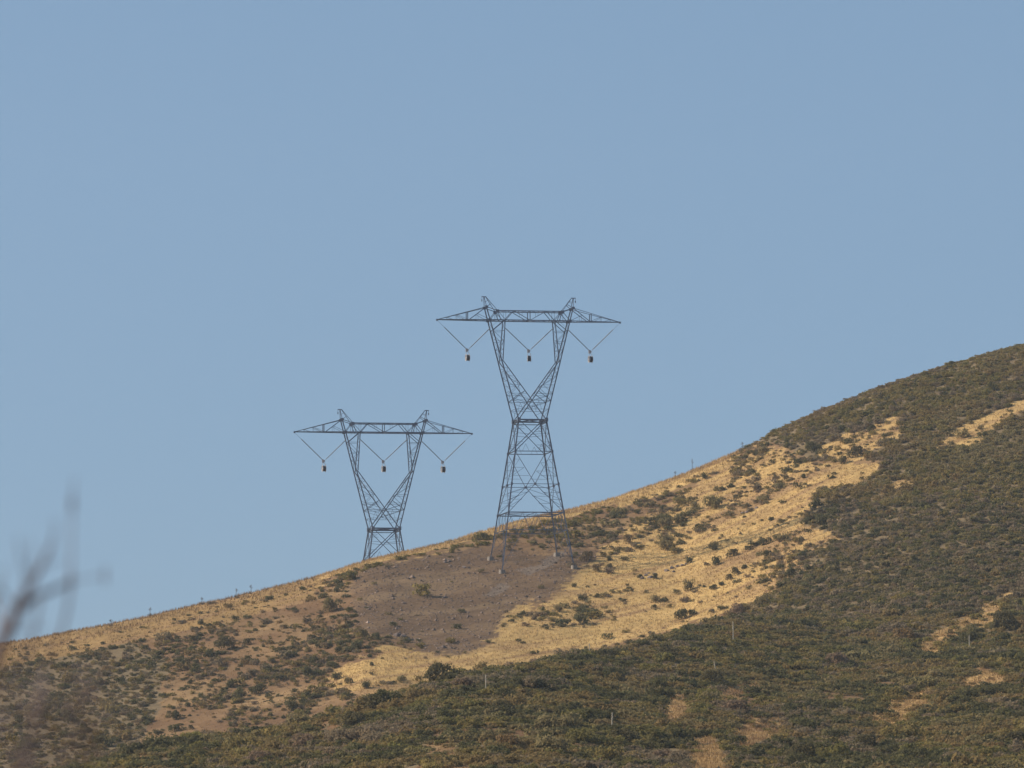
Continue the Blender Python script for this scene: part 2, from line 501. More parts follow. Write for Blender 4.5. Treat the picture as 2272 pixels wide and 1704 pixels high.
def build_tower(waist, label, zmin_ring, tone):
    base = waist - np.array((0, 0, ZW))
    T = empty('transmission_tower', tuple(base), TH)
    tag(T, label, 'transmission tower', 'steel lattice towers on the ridge')
    ct, st = math.cos(TH), math.sin(TH)

    def gz(x, y):                          # ground height under a local point
        X, Y = base[0] + x * ct - y * st, base[1] + x * st + y * ct
        px = X / Y * F_PX / 1.0 * (CP) + CX
        for _ in range(3):
            q = ground(np.float64(px), np.float64(Y)); px += (X - q[0]) / Y * F_PX
        return q[2] - base[2]

    foot = {}
    for sx in (-1, 1):
        for sy in (-1, 1):
            z = 0.
            for _ in range(12): z = gz(sx * HW(z), sy * HW(z))
            foot[sx, sy] = z
    # legs
    for sx in (-1, 1):
        for sy in (-1, 1):
            mb = MB(); z = foot[sx, sy] + .25
            zk = max(z + .5, 8.1)
            mb.angle((sx * HW(z), sy * HW(z), z), (sx * HW(zk), sy * HW(zk), zk), .19)
            mb.angle((sx * HW(zk), sy * HW(zk), zk), (sx * HW(ZW), sy * HW(ZW), ZW), .24)
            for zz in (17.9, 12.65, 8.1):
                if zz > z: mb.box((sx * HW(zz), sy * HW(zz), zz), (.3, .3, .42))
            leg = mb.build('leg', M_STEEL, T)
            fm = MB()
            fm.cone((sx * HW(z), sy * HW(z), z - 1.2), (sx * HW(z), sy * HW(z), z + .3), .62, .5, 12)
            fm.build('footing', M_CONC, leg)
    # faces: list of functions (u in -1..1, z) -> local point
    faces = [lambda u, z, s=s: (u * HW(z), s * HW(z), z) for s in (-1, 1)] + [lambda u, z, s=s: (s * HW(z), u * HW(z), z) for s in (-1, 1)]
    zlow = min(foot.values())

    def gmin(f, z): return True

    belt = MB()
    for f in faces:
        belt.angle(f(-1, ZW), f(1, ZW), .30)
        belt.angle(f(-1, ZW - .42), f(1, ZW - .42), .16)
    belt.angle((-2.23, -2.23, ZW), (2.23, 2.23, ZW), .14)
    belt.angle((2.23, -2.23, ZW), (-2.23, 2.23, ZW), .14)
    for sx in (-1, 1):
        for sy in (-1, 1): belt.box((sx * 2.23, sy * 2.23, ZW), (.5, .5, .6))
    belt.build('waist_belt', M_STEEL, T)

    br = MB()

    def clipz(pz, f, u):
        p = f(u, pz)
        return p

    for f in faces:
        corner = [min(foot[k] for k in foot)]
        # panel 1: X with redundants
        zt, zb = ZW, 17.9
        br.angle(f(-1, zb), f(1, zt), .15); br.angle(f(1, zb), f(-1, zt), .12)
        br.angle(f(-1, zb), f(1, zb), .16)
        zm = 20.65
        br.angle(f(-1, zm + .2), f(0, zm - .05), .075); br.angle(f(1, zm + .2), f(0, zm - .05), .075)
        for s in (-1, 1):
            for a, z in ((.72, 22.0), (.55, 21.5), (.6, 19.4), (.76, 18.8)):
                br.angle(f(s, z), f(s * a, z), .065)
            br.angle(f(s, 21.4), f(s * .62, 22.0), .06); br.angle(f(s * .45, 19.1), f(s * .25, 17.9), .06); br.angle(f(s * .45, 19.1), f(s * .62, 17.9), .06)
            br.angle(f(s, 19.3), f(s * .62, 18.9), .06)
    if zlow < 12:
        for f in faces:
            zt, zc, zb = 17.9, 12.65, 8.1
            br.angle(f(-1, zc), f(1, zc), .12)
            br.angle(f(-1, zb), f(1, zb), .22)
            br.box(f(0, zc), (.35, .35, .35))
            for s in (-1, 1):
                br.angle(f(s, zt), f(0, zc), .13); br.angle(f(0, zc), f(s, zb), .12)
                for tt in (.25, .5, .75):          # upper redundants between leg and diagonal
                    z = zt + (zc - zt) * tt
                    br.angle(f(s, z), f(s * (1 - tt), z), .06)
                    if tt < .7: br.angle(f(s, zt + (zc - zt) * (tt + .25)), f(s * (1 - tt), z), .06)
                for tt in (.3, .55, .8):
                    z = zc + (zb - zc) * tt
                    br.angle(f(s, z), f(s * tt, z), .065)
                    br.angle(f(s, z), f(s * max(.03, tt - .27), zc + (zb - zc) * (tt - .27)), .065)
        # plan bracing of the bottom ring
        h = HW(8.1)
        for a, b in (((0, -h), (h, 0)), ((h, 0), (0, h)), ((0, h), (-h, 0)), ((-h, 0), (0, -h)), ((-h, 0), (h, 0)), ((0, -h), (0, h))):
            br.angle((a[0], a[1], 8.1), (b[0], b[1], 8.1), .10)
    br.build('body_bracing', M_STEEL, T)
    if zlow < 5:
        lx = MB()
        for f in faces:
            zt, zb = 8.1, 5.3
            lx.angle(f(-1, zb), f(1, zb), .13)
            us = np.linspace(-1, 1, 9)
            for i in range(8):
                a, b = (zt, zb) if i % 2 == 0 else (zb, zt)
                lx.angle(f(us[i], a), f(us[i + 1], b), .075)
        for (sx, sy), zf in foot.items():
            h = lambda z: HW(z)
            for zz in (3.2, 1.2, -1.0):
                if zf + .8 < zz:
                    k = 1 - (5.3 - zz) * .055
                    lx.angle((sx * h(zz), sy * h(zz), zz), (sx * h(zz) * .72, sy * h(zz), zz), .06)
                    lx.angle((sx * h(zz), sy * h(zz), zz), (sx * h(zz), sy * h(zz) * .72, zz), .06)
                    lx.angle((sx * h(zz) * .72, sy * h(zz), zz), (sx * h(zz + 1.9), sy * h(zz + 1.9), zz + 1.9), .06)
                    lx.angle((sx * h(zz), sy * h(zz) * .72, zz), (sx * h(zz + 1.9), sy * h(zz + 1.9), zz + 1.9), .06)
            if zf < 3:
                z0 = zf + 1.0
                lx.angle((sx * h(z0), sy * h(z0), z0), (sx * h(5.3) * .45, sy * h(5.3), 5.3), .075)
                lx.angle((sx * h(z0), sy * h(z0), z0), (sx * h(5.3), sy * h(5.3) * .45, 5.3), .075)
        lx.build('leg_bracing', M_STEEL, T)
    # forks
    DEP = lambda z: 2.23 - (z - ZW) * (2.23 - 1.0) / (ZB - ZW)     # half depth above the waist
    XO = lambda z: 2.23 + (z - ZW) * (7.05 - 2.23) / (41.06 - ZW)  # outer line
    ZE = 32.6
    XE = XO(ZE)
    for sx in (-1, 1):
        fk = MB()
        XV = lambda z: XE - (ZE - z) * (XE + 2.23) / (ZE - ZW) - .12 * 0       # inner V line (crosses the middle)
        XI = lambda z: (XE - .25) - (z - ZE) * ((XE - .25) - 4.05) / (ZB - ZE)  # inner line of the window
        for sy in (-1, 1):
            P = lambda x, z: (sx * x, sy * DEP(z), z)
            fk.angle(P(XO(ZW), ZW), P(XO(41.06), 41.06), .21)
            fk.angle(P(XE - .15, ZE), P(-2.23, ZW), .19)
            fk.angle(P(XE - .25, ZE), P(4.05, ZB), .17)
            zs = (31.3, 30.0, 28.6, 27.2)
            for i, z in enumerate(zs):
                fk.angle(P(XO(z), z), P(XV(z), z), .07)
                zn = zs[i + 1] if i < 3 else 26.1
                if i % 2 == 0: fk.angle(P(XO(zn), zn), P(XV(z), z), .065)
                else: fk.angle(P(XV(zn), zn), P(XO(z), z), .065)
            fk.angle(P(XO(26.1), 26.1), P(0, 26.1 + .05), .09)
            fk.angle(P(XO(24.7), 24.7), P(0, 24.7), .07)
            fk.angle(P(XO(26.1), 26.1), P(XV(27.6), 27.6), .12)
            fk.angle(P(XO(26.1), 26.1), P(XV(24.9), 24.9), .065)
            fk.angle(P(1.1, 26.1), P(1.5, 24.7), .055); fk.angle(P(.6, 24.7), P(1.1, 26.1), .055)
            fk.angle(P(XO(24.7), 24.7), P(1.25, 24.0), .055)
            zs2 = (37.3, 35.6, 34.3)
            prev = ZB
            for i, z in enumerate(zs2):
                fk.angle(P(XO(z), z), P(XI(z), z), .075)
                if i % 2 == 0: fk.angle(P(XO(z), z), P(XI(prev), prev), .13 if i == 0 else .07)
                else: fk.angle(P(XI(z), z), P(XO(prev), prev), .07)
                prev = z
            fk.angle(P(XO(prev), prev), P(XI(33.2), 33.2), .06)
        # between the near and the far faces
        for z in (24.7, 26.1, 27.6, 29.3, 30.8, 32.6, 34.3, 35.9, 37.4):
            fk.angle((sx * XO(z), -DEP(z), z), (sx * XO(z), DEP(z), z), .065)
            if z > 26 and z < 32: fk.angle((sx * XV(z), -DEP(z), z), (sx * XV(z), DEP(z), z), .065)
            if z > 32.5: fk.angle((sx * XI(z), -DEP(z), z), (sx * XI(z), DEP(z), z), .065)
        lv = (ZW, 24.7, 26.1, 27.6, 29.3, 30.8, 32.6, 34.3, 35.9, 37.4, 39.0)
        for i in range(len(lv) - 1):
            s = 1 if i % 2 else -1
            a, b = lv[i], lv[i + 1]
            fk.angle((sx * XO(a), -s * DEP(a), a), (sx * XO(b), s * DEP(b), b), .065)
            if 26 < a < 32: fk.angle((sx * XV(a), s * DEP(a), a), (sx * XV(b), -s * DEP(b), b), .06)
            if a > 32: fk.angle((sx * XI(a), s * DEP(a), a), (sx * XI(b), -s * DEP(b), b), .06)
        fk.build('fork_arm', M_STEEL, T)
    # crossbeam between the outer legs, with its arms and peaks
    D = 1.0
    cb = MB()
    XJ, ZT, XN, ZN = 5.3, 40.5, 7.05, 41.06
    XL = XO(ZB)
    for sy in (-D, D):
        cb.angle((-XL, sy, ZB), (XL, sy, ZB), .22)
        cb.angle((-XJ, sy, ZT), (XJ, sy, ZT), .21)
        for s in (-1, 1):
            cb.angle((s * XJ, sy, ZT), (s * XN, sy, ZN), .13)
            cb.box((s * XJ, sy, ZT - .1), (.55, .12, .5))
            cb.angle((s * XL, sy, ZB), (s * XJ, sy, ZT), .11)
            cb.angle((s * 5.35, sy, ZB), (s * XJ, sy, ZT), .08)
            cb.angle((s * 4.75, sy, ZB), (s * XJ, sy, ZT), .14)
            cb.angle((s * 3.95, sy, ZB), (s * XJ, sy, ZT), .09)
            cb.angle((s * 3.95, sy, ZB), (s * 2.65, sy, ZT), .13)
            cb.angle((s * 3.95, sy, ZB), (s * 3.95, sy, ZT), .06)
            cb.angle((s * .0, sy, ZB), (s * 2.65, sy, ZT), .12)
            cb.angle((s * 1.3, sy, ZB + .72), (s * 1.3, sy, ZT), .05)
            cb.box((s * XL, sy, ZB), (.5, .14, .4))
        cb.angle((0, sy, ZB), (0, sy, ZT), .15)
    xs = np.linspace(-XL, XL, 9)
    for i, x in enumerate(xs):
        cb.angle((x, -D, ZB), (x, D, ZB), .09)
        if abs(x) < XJ: cb.angle((x, -D, ZT), (x, D, ZT), .08)
        if i < 8:
            s = 1 if i % 2 else -1
            cb.angle((x, -s * D, ZB), (xs[i + 1], s * D, ZB), .08)
            if abs(x) < XJ and abs(xs[i + 1]) < XJ: cb.angle((x, s * D, ZT), (xs[i + 1], -s * D, ZT), .07)
    cb.build('crossbeam', M_STEEL, T)
    for s in (-1, 1):
        ar = MB()
        XT = 14.9
        dep = lambda x: D * (XT - x) / (XT - XL) + .06
        zt = lambda x: ZB + (ZN - ZB) * (XT - x) / (XT - XN)
        for sy in (-1, 1):
            Q = lambda x, z: (s * x, sy * dep(x), z)
            ar.angle(Q(XL, ZB), Q(XT, ZB), .17)
            ar.angle((s * XN, sy * D, ZN), Q(XT, ZB), .12)
            ar.angle(Q(10.05, ZB), Q(10.05, zt(10.05)), .16)
            ar.angle(Q(9.8, ZB), (s * XN, sy * D, ZN), .13)
            ar.angle(Q(XL, ZB), Q(8.45, ZB + .95), .07)
            ar.angle(Q(8.4, ZB), Q(8.45, ZB + .95), .05)
            ar.angle(Q(11.75, ZB), Q(11.75, zt(11.75)), .06)
            ar.angle(Q(10.05, ZB + .05), Q(11.75, zt(11.75)), .06)
            ar.angle(Q(11.9, zt(11.9)), Q(10.6, ZB), .06)
            ar.angle(Q(13.3, ZB), Q(13.3, zt(13.3)), .06)
            ar.angle(Q(13.3, zt(13.3)), Q(12.2, ZB), .06)
        xs = np.linspace(XL, XT, 7)
        for i, x in enumerate(xs[:-1]):
            ar.angle((s * x, -dep(x), ZB), (s * x, dep(x), ZB), .07)
            q = 1 if i % 2 else -1
            ar.angle((s * x, q * dep(x), ZB), (s * xs[i + 1], -q * dep(xs[i + 1]), ZB), .06)
        ar.box((s * XT, 0, ZB - .05), (.28, .2, .3))
        ar.build('crossarm', M_STEEL, T)
        pk = MB()
        ZP = 42.75
        for sy in (-1, 1):
            pk.angle((s * XN, sy * D, ZN), (s * 7.28, sy * .12, ZP), .12)
            pk.angle((s * XJ, sy * D, ZT + .02), (s * 6.98, sy * .12, ZP), .10)
            pk.angle((s * XN, sy * D, ZN), (s * 6.25, sy * .55, 41.62), .10)
            pk.box((s * XN, sy * D, ZN), (.5, .14, .42))
            pk.angle((s * 7.16, sy * .55, 41.95), (s * 6.62, sy * .33, 42.2), .06)
        pk.angle((s * 6.25, -.55, 41.62), (s * 6.25, .55, 41.62), .07)
        pk.box((s * 7.3, 0, ZP + .02), (.72, .2, .12))
        pko = pk.build('peak', M_STEEL, T)
        ck = MB()
        ck.rod((s * 7.62, 0, ZP), (s * 7.62, 0, ZP - .45), .03)
        ck.cone((s * 7.62, 0, ZP - .42), (s * 7.62, 0, ZP - .75), .10, .07, 8)
        ck.build('wire_clamp', M_STEEL, pko)
    return T, base


def world(T_base, p):
    ct, st = math.cos(TH), math.sin(TH)
    return np.array((T_base[0] + p[0] * ct - p[1] * st, T_base[1] + p[0] * st + p[1] * ct, T_base[2] + p[2]))


def insulator_mesh(p, q, link0):
    """one long insulator string from p (steel) to q, first link0 metres being a thin steel link"""
    p, q = np.array(p, float), np.array(q, float)
    L = np.linalg.norm(q - p); d = (q - p) / L
    mb = MB()
    mb.rod(p, p + d * link0, .018, 6)
    a = p + d * link0
    mb.rod(a, q, .055, 8)
    n = int((L - link0 - .3) / .17)
    for i in range(n):
        c = a + d * (.12 + i * .17)
        mb.cone(c, c + d * .07, .115, .05, 10)
    return mb


def insulator(base, xa, xb, xm, label):
    T = empty('insulator_assembly', tuple(base), TH)
    tag(T, label, 'insulator', 'insulator pairs under the crossarms')
    for x in (xa, xb):
        s = 1 if xm > x else -1
        insulator_mesh((x, 0, ZB - .12), (xm - s * .28, 0, 34.45), 1.55).build('insulator_string', M_INSUL, T)
    y = MB()
    y.prism((xm, -.05, 34.2), (xm, .05, 34.2), [(-.34, .32), (.34, .32), (.14, -.18), (-.14, -.18)])
    y.build('yoke_plate', M_WHITE, T)
    return T


def stringing_block(base, xm, rz, label):
    """pulley block: hanger, two white cheek frames, three dark wheels on one axle"""
    o = world(base, (xm, 0, 34.02))
    T = empty('stringing_block', tuple(o), TH + rz)
    T.scale = (.86, .86, .9)
    tag(T, label, 'stringing block', 'pulley blocks hanging from the insulators')
    hg = MB()
    hg.rod((0, 0, .12), (0, 0, -.12), .045, 8)
    pts = [(-.27, -.55), (-.25, -.34), (-.15, -.16), (0, -.1), (.15, -.16), (.25, -.34), (.27, -.55)]
    for a, b in zip(pts[:-1], pts[1:]): hg.rod((a[0], 0, a[1]), (b[0], 0, b[1]), .04, 6)
    hg.build('hanger', M_WHITE, T)
    ZC = -1.16
    for s in (-1, 1):
        fr = MB()
        fr.box((s * .30, 0, ZC + .06), (.045, .2, 1.25))
        fr.box((s * .30, 0, ZC), (.04, .62, .30))
        for k in range(16):
            a0, a1 = 2 * math.pi * k / 16, 2 * math.pi * (k + 1) / 16
            fr.rod((s * .30, .52 * math.cos(a0), ZC + .58 * math.sin(a0)), (s * .30, .52 * math.cos(a1), ZC + .58 * math.sin(a1)), .05, 5)
        fr.build('cheek_frame', M_WHITE, T)
    ax = MB(); ax.rod((-.36, 0, ZC), (.36, 0, ZC), .05, 8); ax.build('axle', M_STEEL, T)
    for x in (-.17, 0, .17):
        wh = MB()
        for a, b, r0, r1 in ((-.075, -.03, .55, .48), (-.03, .03, .48, .48), (.03, .075, .48, .55)):
            wh.cone((x + a, 0, ZC), (x + b, 0, ZC), r0, r1, 20)
        wh.build('wheel', M_RUBBER, T)
    return T


towers = []
for (px, v, y), lab in (((1175.4, 933.6, 700.), 'taller steel lattice tower with its four footings visible on the brown scree'),
                        ((852.0, 1174.0, 728.5), 'shorter steel lattice tower half hidden behind the golden crest')):
    w = point(np.float64(px), np.float64(v), np.float64(y))
    towers.append(build_tower(w, lab, 0, 1))
for (T, b), nm in zip(towers, ('taller', 'shorter')):
    for xa, xb, xm, pos, rz in ((-14.85, -5.15, -10.0, 'left', .12), (-5.0, 5.0, 0.0, 'middle', -.15 if nm == 'taller' else .1), (5.15, 14.85, 10.0, 'right', .18)):
        where = 'in the open middle of' if pos == 'middle' else 'under the %s crossarm of' % pos
        insulator(b, xa, xb, xm, 'grey V shaped insulator pair %s the %s tower' % (where, nm))
        stringing_block(b, xm, rz, 'white and black pulley block hanging %s the %s tower' % (where, nm))

# ------------------------------------------------------------------ shrubs
KINDS = {          # colour, spread
    'olive': ((.245, .185, .058), .10), 'dark': ((.105, .102, .044), .14), 'grey': ((.235, .175, .115), .10),
    'sage': ((.245, .195, .090), .10), 'brown': ((.245, .168, .068), .10), 'green': ((.175, .155, .046), .12)}

MEAN = np.array((.225, .165, .068))
KINDS = {k: (tuple(np.array(c) * .72 + MEAN * (.20 if k == 'dark' else .28)), sd_) for k, (c, sd_) in KINDS.items()}


def shrub_proto(nleaf, seed, tall=.75, leaf=.16, lobes=7, open_=.25):
    r = np.random.default_rng(seed)
    cen = np.stack([r.uniform(-.6, .6, lobes), r.uniform(-.6, .6, lobes), r.uniform(.2, .75, lobes) * tall], 1)
    rad = r.uniform(.32, .55, lobes)
    k = r.integers(0, lobes, nleaf)
    d = r.normal(size=(nleaf, 3)); d /= np.linalg.norm(d, axis=1)[:, None]
    d[:, 2] = np.abs(d[:, 2]) * np.where(r.random(nleaf) < .75, 1, -1)
    rr = rad[k] * (1 - open_ * r.random(nleaf) ** 1.5) * r.uniform(.85, 1.12, nleaf)
    c = cen[k] + d * rr[:, None] * np.array((1, 1, .8))
    c[:, 2] = np.abs(c[:, 2])
    nrm = d + r.normal(scale=.55, size=(nleaf, 3)); nrm /= np.linalg.norm(nrm, axis=1)[:, None]
    ref = r.normal(size=(nleaf, 3))
    u = np.cross(nrm, ref); u /= np.linalg.norm(u, axis=1)[:, None]
    w = np.cross(nrm, u)
    s = leaf * r.uniform(.6, 1.5, nleaf)[:, None]
    tri = np.stack([c + u * s, c - u * s * .6 + w * s * .8, c - u * s * .6 - w * s * .8], 1)
    return tri, r.uniform(.75, 1.25, nleaf)


PROTO = [shrub_proto(170, 100 + i, random.uniform(.6, .95), .125, random.randint(5, 9)) for i in range(10)]
FINE = [shrub_proto(700, 200 + i, random.uniform(.65, 1.0), .08, random.randint(6, 10)) for i in range(8)]

# scatter in the valley columns, density per square metre
NC = 300000
cpx = rng.uniform(-260, 2530, NC)
cy_ = 335 + (860 - 335) * np.sqrt(rng.random(NC) * (1 - (335 / 860.) ** 2) + (335 / 860.) ** 2) if False else rng.uniform(335, 850, NC)
area = 2790 / F_PX * cy_ * 515                     # proposals carry equal area weight after thinning by y
keep = rng.random(NC) < cy_ / 850
cpx, cy_ = cpx[keep], cy_[keep]
cv_v = height_v(cpx, cy_)
ccov, ccls, cnz = cover(cpx, cy_, cv_v)
cfr = is_front(cpx, cy_)
tot_area = 2790 / F_PX * (850 ** 2 - 335 ** 2) / 2
prop_d = len(cpx) / tot_area
want = np.where(cfr, 1.35, 1.0) * np.where(ccov > .9, 1.25, ccov * 1.1)
ok = (rng.random(len(cpx)) < want / prop_d) & (cy_ < cv(YR, cpx) + 25) & (height_v(cpx, cy_) < 2000)
cpx, cy_, cv_v, ccov, ccls, cnz, cfr = (a[ok] for a in (cpx, cy_, cv_v, ccov, ccls, cnz, cfr))
print('shrubs', len(cpx), 'front', cfr.sum(), 'proposal density', prop_d)
NS = len(cpx)
spos = point(cpx, cv_v, cy_)
srad = np.where(cfr, rng.lognormal(-.56, .38, NS), np.where(ccov > .9, rng.lognormal(-.45, .26, NS), rng.lognormal(-.74, .42, NS)))
srad = np.clip(srad, .25, 2.0)
names = list(KINDS)
sx_ = spos[:, 0]
kn = fbm(sx_ / 11, cy_ / 11, 131, 3) + rng.normal(scale=.10, size=NS)
kg = fbm(sx_ / 15, cy_ / 15, 171, 3) + rng.normal(scale=.09, size=NS)
skind = np.full(NS, names.index('olive'))
skind[kn > .10] = names.index('dark'); skind[(kn < -.10)] = names.index('brown'); skind[(kn > .02) & (kn < .10)] = names.index('green')
skind[(kg > .145)] = names.index('grey'); skind[(kg < -.19)] = names.index('sage')
lefth = (~cfr) & (cpx < 800)
q = rng.random(NS)
sel = (~cfr) & (ccov < .9)
skind[sel] = names.index('olive'); skind[sel & (q < .28)] = names.index('dark'); skind[sel & (q > .72)] = names.index('grey'); skind[sel & (q > .45) & (q < .72)] = names.index('sage')
band = (~cfr) & (ccov == .62)
skind[band] = np.where(q[band] < .6, names.index('green'), names.index('dark')); srad[band] *= .9
clump = fbm(sx_ / 5, cy_ / 5, 191, 3)
skind[cfr & (srad > .85) & (clump > .15)] = names.index('dark')
skind[cfr & (srad > 1.15) & (q < .25)] = names.index('dark')
skind[(skind == names.index('dark')) & (~cfr) & (q > .3)] = names.index('olive')
skind[lefth] = names.index('olive')
skind[lefth & (q < .38)] = names.index('dark'); skind[lefth & (q > .55) & (q < .75)] = names.index('brown'); skind[lefth & (q >= .75)] = names.index('grey')
srad[lefth] *= .9
# the far dense slope gets more grey and dark shrubs at lower right
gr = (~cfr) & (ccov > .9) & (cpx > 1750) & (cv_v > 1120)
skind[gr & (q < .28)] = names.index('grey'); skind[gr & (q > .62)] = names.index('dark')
base_c = np.array([KINDS[k][0] for k in names]); base_s = np.array([KINDS[k][1] for k in names])
scol = base_c[skind] * (1 + rng.normal(size=(NS, 1)) * base_s[skind][:, None] * .7) * (1 + rng.normal(size=(NS, 3)) * .018)
scol = np.clip(scol, .015, .5)


def place(protos, idx, pos, rad, hs, rot, col):
    out, oc = [], []
    for k in range(len(protos)):
        s = np.where(idx == k)[0]
        if len(s) == 0: continue
        tri, lv = protos[k]
        c, sn = np.cos(rot[s])[:, None, None], np.sin(rot[s])[:, None, None]
        X, Y, Z = tri[None, :, :, 0], tri[None, :, :, 1], tri[None, :, :, 2]
        r_ = rad[s][:, None, None]; h_ = hs[s][:, None, None]
        o = np.stack([(X * c - Y * sn) * r_, (X * sn + Y * c) * r_, Z * h_ - .08 * r_], -1) + pos[s][:, None, None, :]
        out.append(o.reshape(-1, 3, 3).astype(np.float32))
        oc.append((col[s][:, None, :] * lv[None, :, None]).reshape(-1, 3).astype(np.float32))
    return np.concatenate(out), np.concatenate(oc)


# traced shrubs standing out on the grass and soil: (x, y of the base, width in photograph pixels, kind)
def z6(x, y): return 1400 + x / 2.537, 1100 + y / 2.537
def z7(x, y): return 1300 + x / 2.276, 740 + y / 2.276
def z5(x, y): return 700 + x / 2.746, 1100 + y / 2.746
def z4(x, y): return x / 2.357, 1000 + y / 2.357
TR = []
for f, sc, items in (
    (z6, 2.537, '570,345,75,d 490,388,75,d 470,305,62,s 285,695,90,d 345,675,60,d 600,670,95,g 1000,155,85,d 1090,165,110,d 1140,120,90,d 1050,60,90,d 790,138,28,d 738,146,18,d 280,155,110,s 200,290,110,s 330,535,80,s 410,515,32,d 465,528,52,d 510,505,48,d 552,476,48,d 592,446,52,d 637,415,52,d 690,290,74,d 760,275,72,d 822,255,62,d 770,345,62,d 842,365,62,g 960,355,85,d 910,455,92,d 842,525,62,d 720,628,95,s 450,664,42,g 55,460,40,d 130,470,45,d 330,380,50,d 1990,975,75,s 1905,830,110,d 2110,760,160,d 2050,760,90,d'),
    (z7, 2.276, '1100,730,38,d 730,780,48,d 870,795,60,g 1190,795,52,s 935,946,32,d 888,950,18,d 640,1085,62,s 1290,495,52,d 1445,495,52,d 1290,555,36,s 1145,605,95,d 1360,628,82,d 1300,660,52,d 1990,485,42,s 120,1148,30,d 130,1085,26,d 410,1098,92,s 210,1066,62,s 400,978,92,s 490,975,44,d 560,890,62,s 640,890,110,s 380,895,42,d 480,858,62,s 2000,528,66,d 605,735,48,d 1010,735,34,s'),
    (z5, 2.746, '333,985,52,d 342,1038,42,d 145,960,66,d 262,932,92,d 362,875,62,d 300,868,62,d 205,798,64,d 215,712,52,d 100,708,130,s 520,1138,54,s 210,515,100,g2 130,588,62,d 312,1175,64,d 200,1145,64,s 130,1120,72,d 1335,755,52,g 1480,708,62,s 1572,558,42,d 1795,398,42,d 1650,398,92,s 1795,448,62,s 1900,552,26,d 1930,588,26,d 825,350,54,g2 1710,465,70,s 1560,440,70,g'),
    (z4, 2.357, '980,1342,42,d 910,1408,72,d 990,1390,26,d 905,1470,74,d 1000,1458,32,d 1020,1165,48,d 1000,1222,42,d 1350,1270,100,d 1200,1240,70,d 1500,1158,38,d 1360,1206,42,d 1612,1180,84,d 1642,1120,92,d 1740,1140,72,d 1530,1208,42,d 1415,1388,42,s 1530,1360,84,d 1240,1310,92,d 1312,1180,64,g 1180,1042,92,d 1090,1080,84,d 850,1002,112,g 1112,802,70,g 1642,945,42,d 1612,905,52,g 1330,1122,62,g 1290,1020,50,d 1420,1110,60,s')):
    for it in items.split():
        a = it.split(',')
        x, y = f(float(a[0]), float(a[1]))
        TR.append((x, y, float(a[2]) / sc, {'d': 'dark', 's': 'sage', 'g': 'grey', 'g2': 'green'}[a[3]]))
# clear the scattered shrubs that would stand inside a traced one
tpos = []
for (x, v, wpx, kd) in TR:
    y, pnt = locate(x, v)
    tpos.append((y, pnt))
tp = np.array([p_ for _, p_ in tpos])
clear = np.ones(NS, bool)
for i in range(len(TR)):
    r_ = TR[i][2] / 2 * tpos[i][0] / F_PX
    d2 = (spos[:, 0] - tp[i, 0]) ** 2 + ((spos[:, 1] - tp[i, 1]) * .8) ** 2
    clear &= d2 > (r_ * 1.0) ** 2
# keep the towers' footings free of shrubs
for (T, b) in towers[:1]:
    for sx in (-1, 1):
        for sy in (-1, 1):
            q_ = world(b, (sx * 5.7, sy * 5.7, 0)); clear &= (spos[:, 0] - q_[0]) ** 2 + (spos[:, 1] - q_[1]) ** 2 > 2.2 ** 2

# the largest-looking shrubs of the front slope become single shrubs, the rest one cover
vis = clear & cfr & (cpx > 20) & (cpx < 2250) & (cv_v < 1700)
score = np.where(vis, srad / cy_, -1)
n_single = 300 - len(TR)
big = np.argsort(-score)[:n_single]
single = np.zeros(NS, bool); single[big] = True
rest = clear & ~single
hs = srad * rng.uniform(.75, 1.25, NS) * np.where(cfr, .9, np.where(cy_ > cv(YR, cpx) - 12, .65, 1.1))
rot = rng.uniform(0, 6.28, NS)
idx = rng.integers(0, len(PROTO), NS)
near = rest & cfr
t1, c1 = place(PROTO, idx[rest], spos[rest], srad[rest], hs[rest], rot[rest], scol[rest])
tag(link('chaparral', tri_mesh('chaparral', t1, c1, M_LEAF)),
    'dense cover of olive, brown and grey shrubs over the slopes', 'shrub cover', None, 'stuff')

KM = {}
for kd in names:
    for j in range(len(FINE)):
        tri, lv = FINE[j]
        cc = np.clip(np.array(KINDS[kd][0])[None] * lv[:, None] * np.random.default_rng(j).normal(1, .02, 3)[None], .012, .6)
        KM[kd, j] = tri_mesh('shrub_' + kd, tri, cc, M_LEAF)
LOOK = {'olive': 'olive rounded shrub', 'dark': 'dark green rounded shrub', 'grey': 'greyish leafless shrub', 'sage': 'dusty sage green shrub', 'brown': 'brown dried shrub', 'green': 'fresh green shrub'}


def where_back(x, v):
    if v > cv(FRONT, x) - 8: return 'at the foot of the golden slope'
    if v < cv(SKYL, x) + 22: return 'on the bare skyline crest'
    if x > 1900: return 'beside the high pale grass patch'
    if x > 1640: return 'between the golden slope and dense scrub'
    if x > 1330: return 'in the golden grass right of the taller tower'
    if x > 1080: return 'in dry grass below the taller tower'
    if x > 780: return 'on the lower rim of the brown scree'
    if v > 1500: return 'on the pinkish soil low on the left hill'
    return 'among the scattered shrubs of the left hill'


def add_shrub(pnt, rad, h, rz, kd, label, group):
    j = random.randrange(len(FINE))
    o = link('shrub', KM[kd, j], None, (pnt[0], pnt[1], pnt[2] - .08 * rad))
    o.scale = (rad, rad, h); o.rotation_euler = (0, 0, rz)
    return tag(o, label, 'shrub', group)


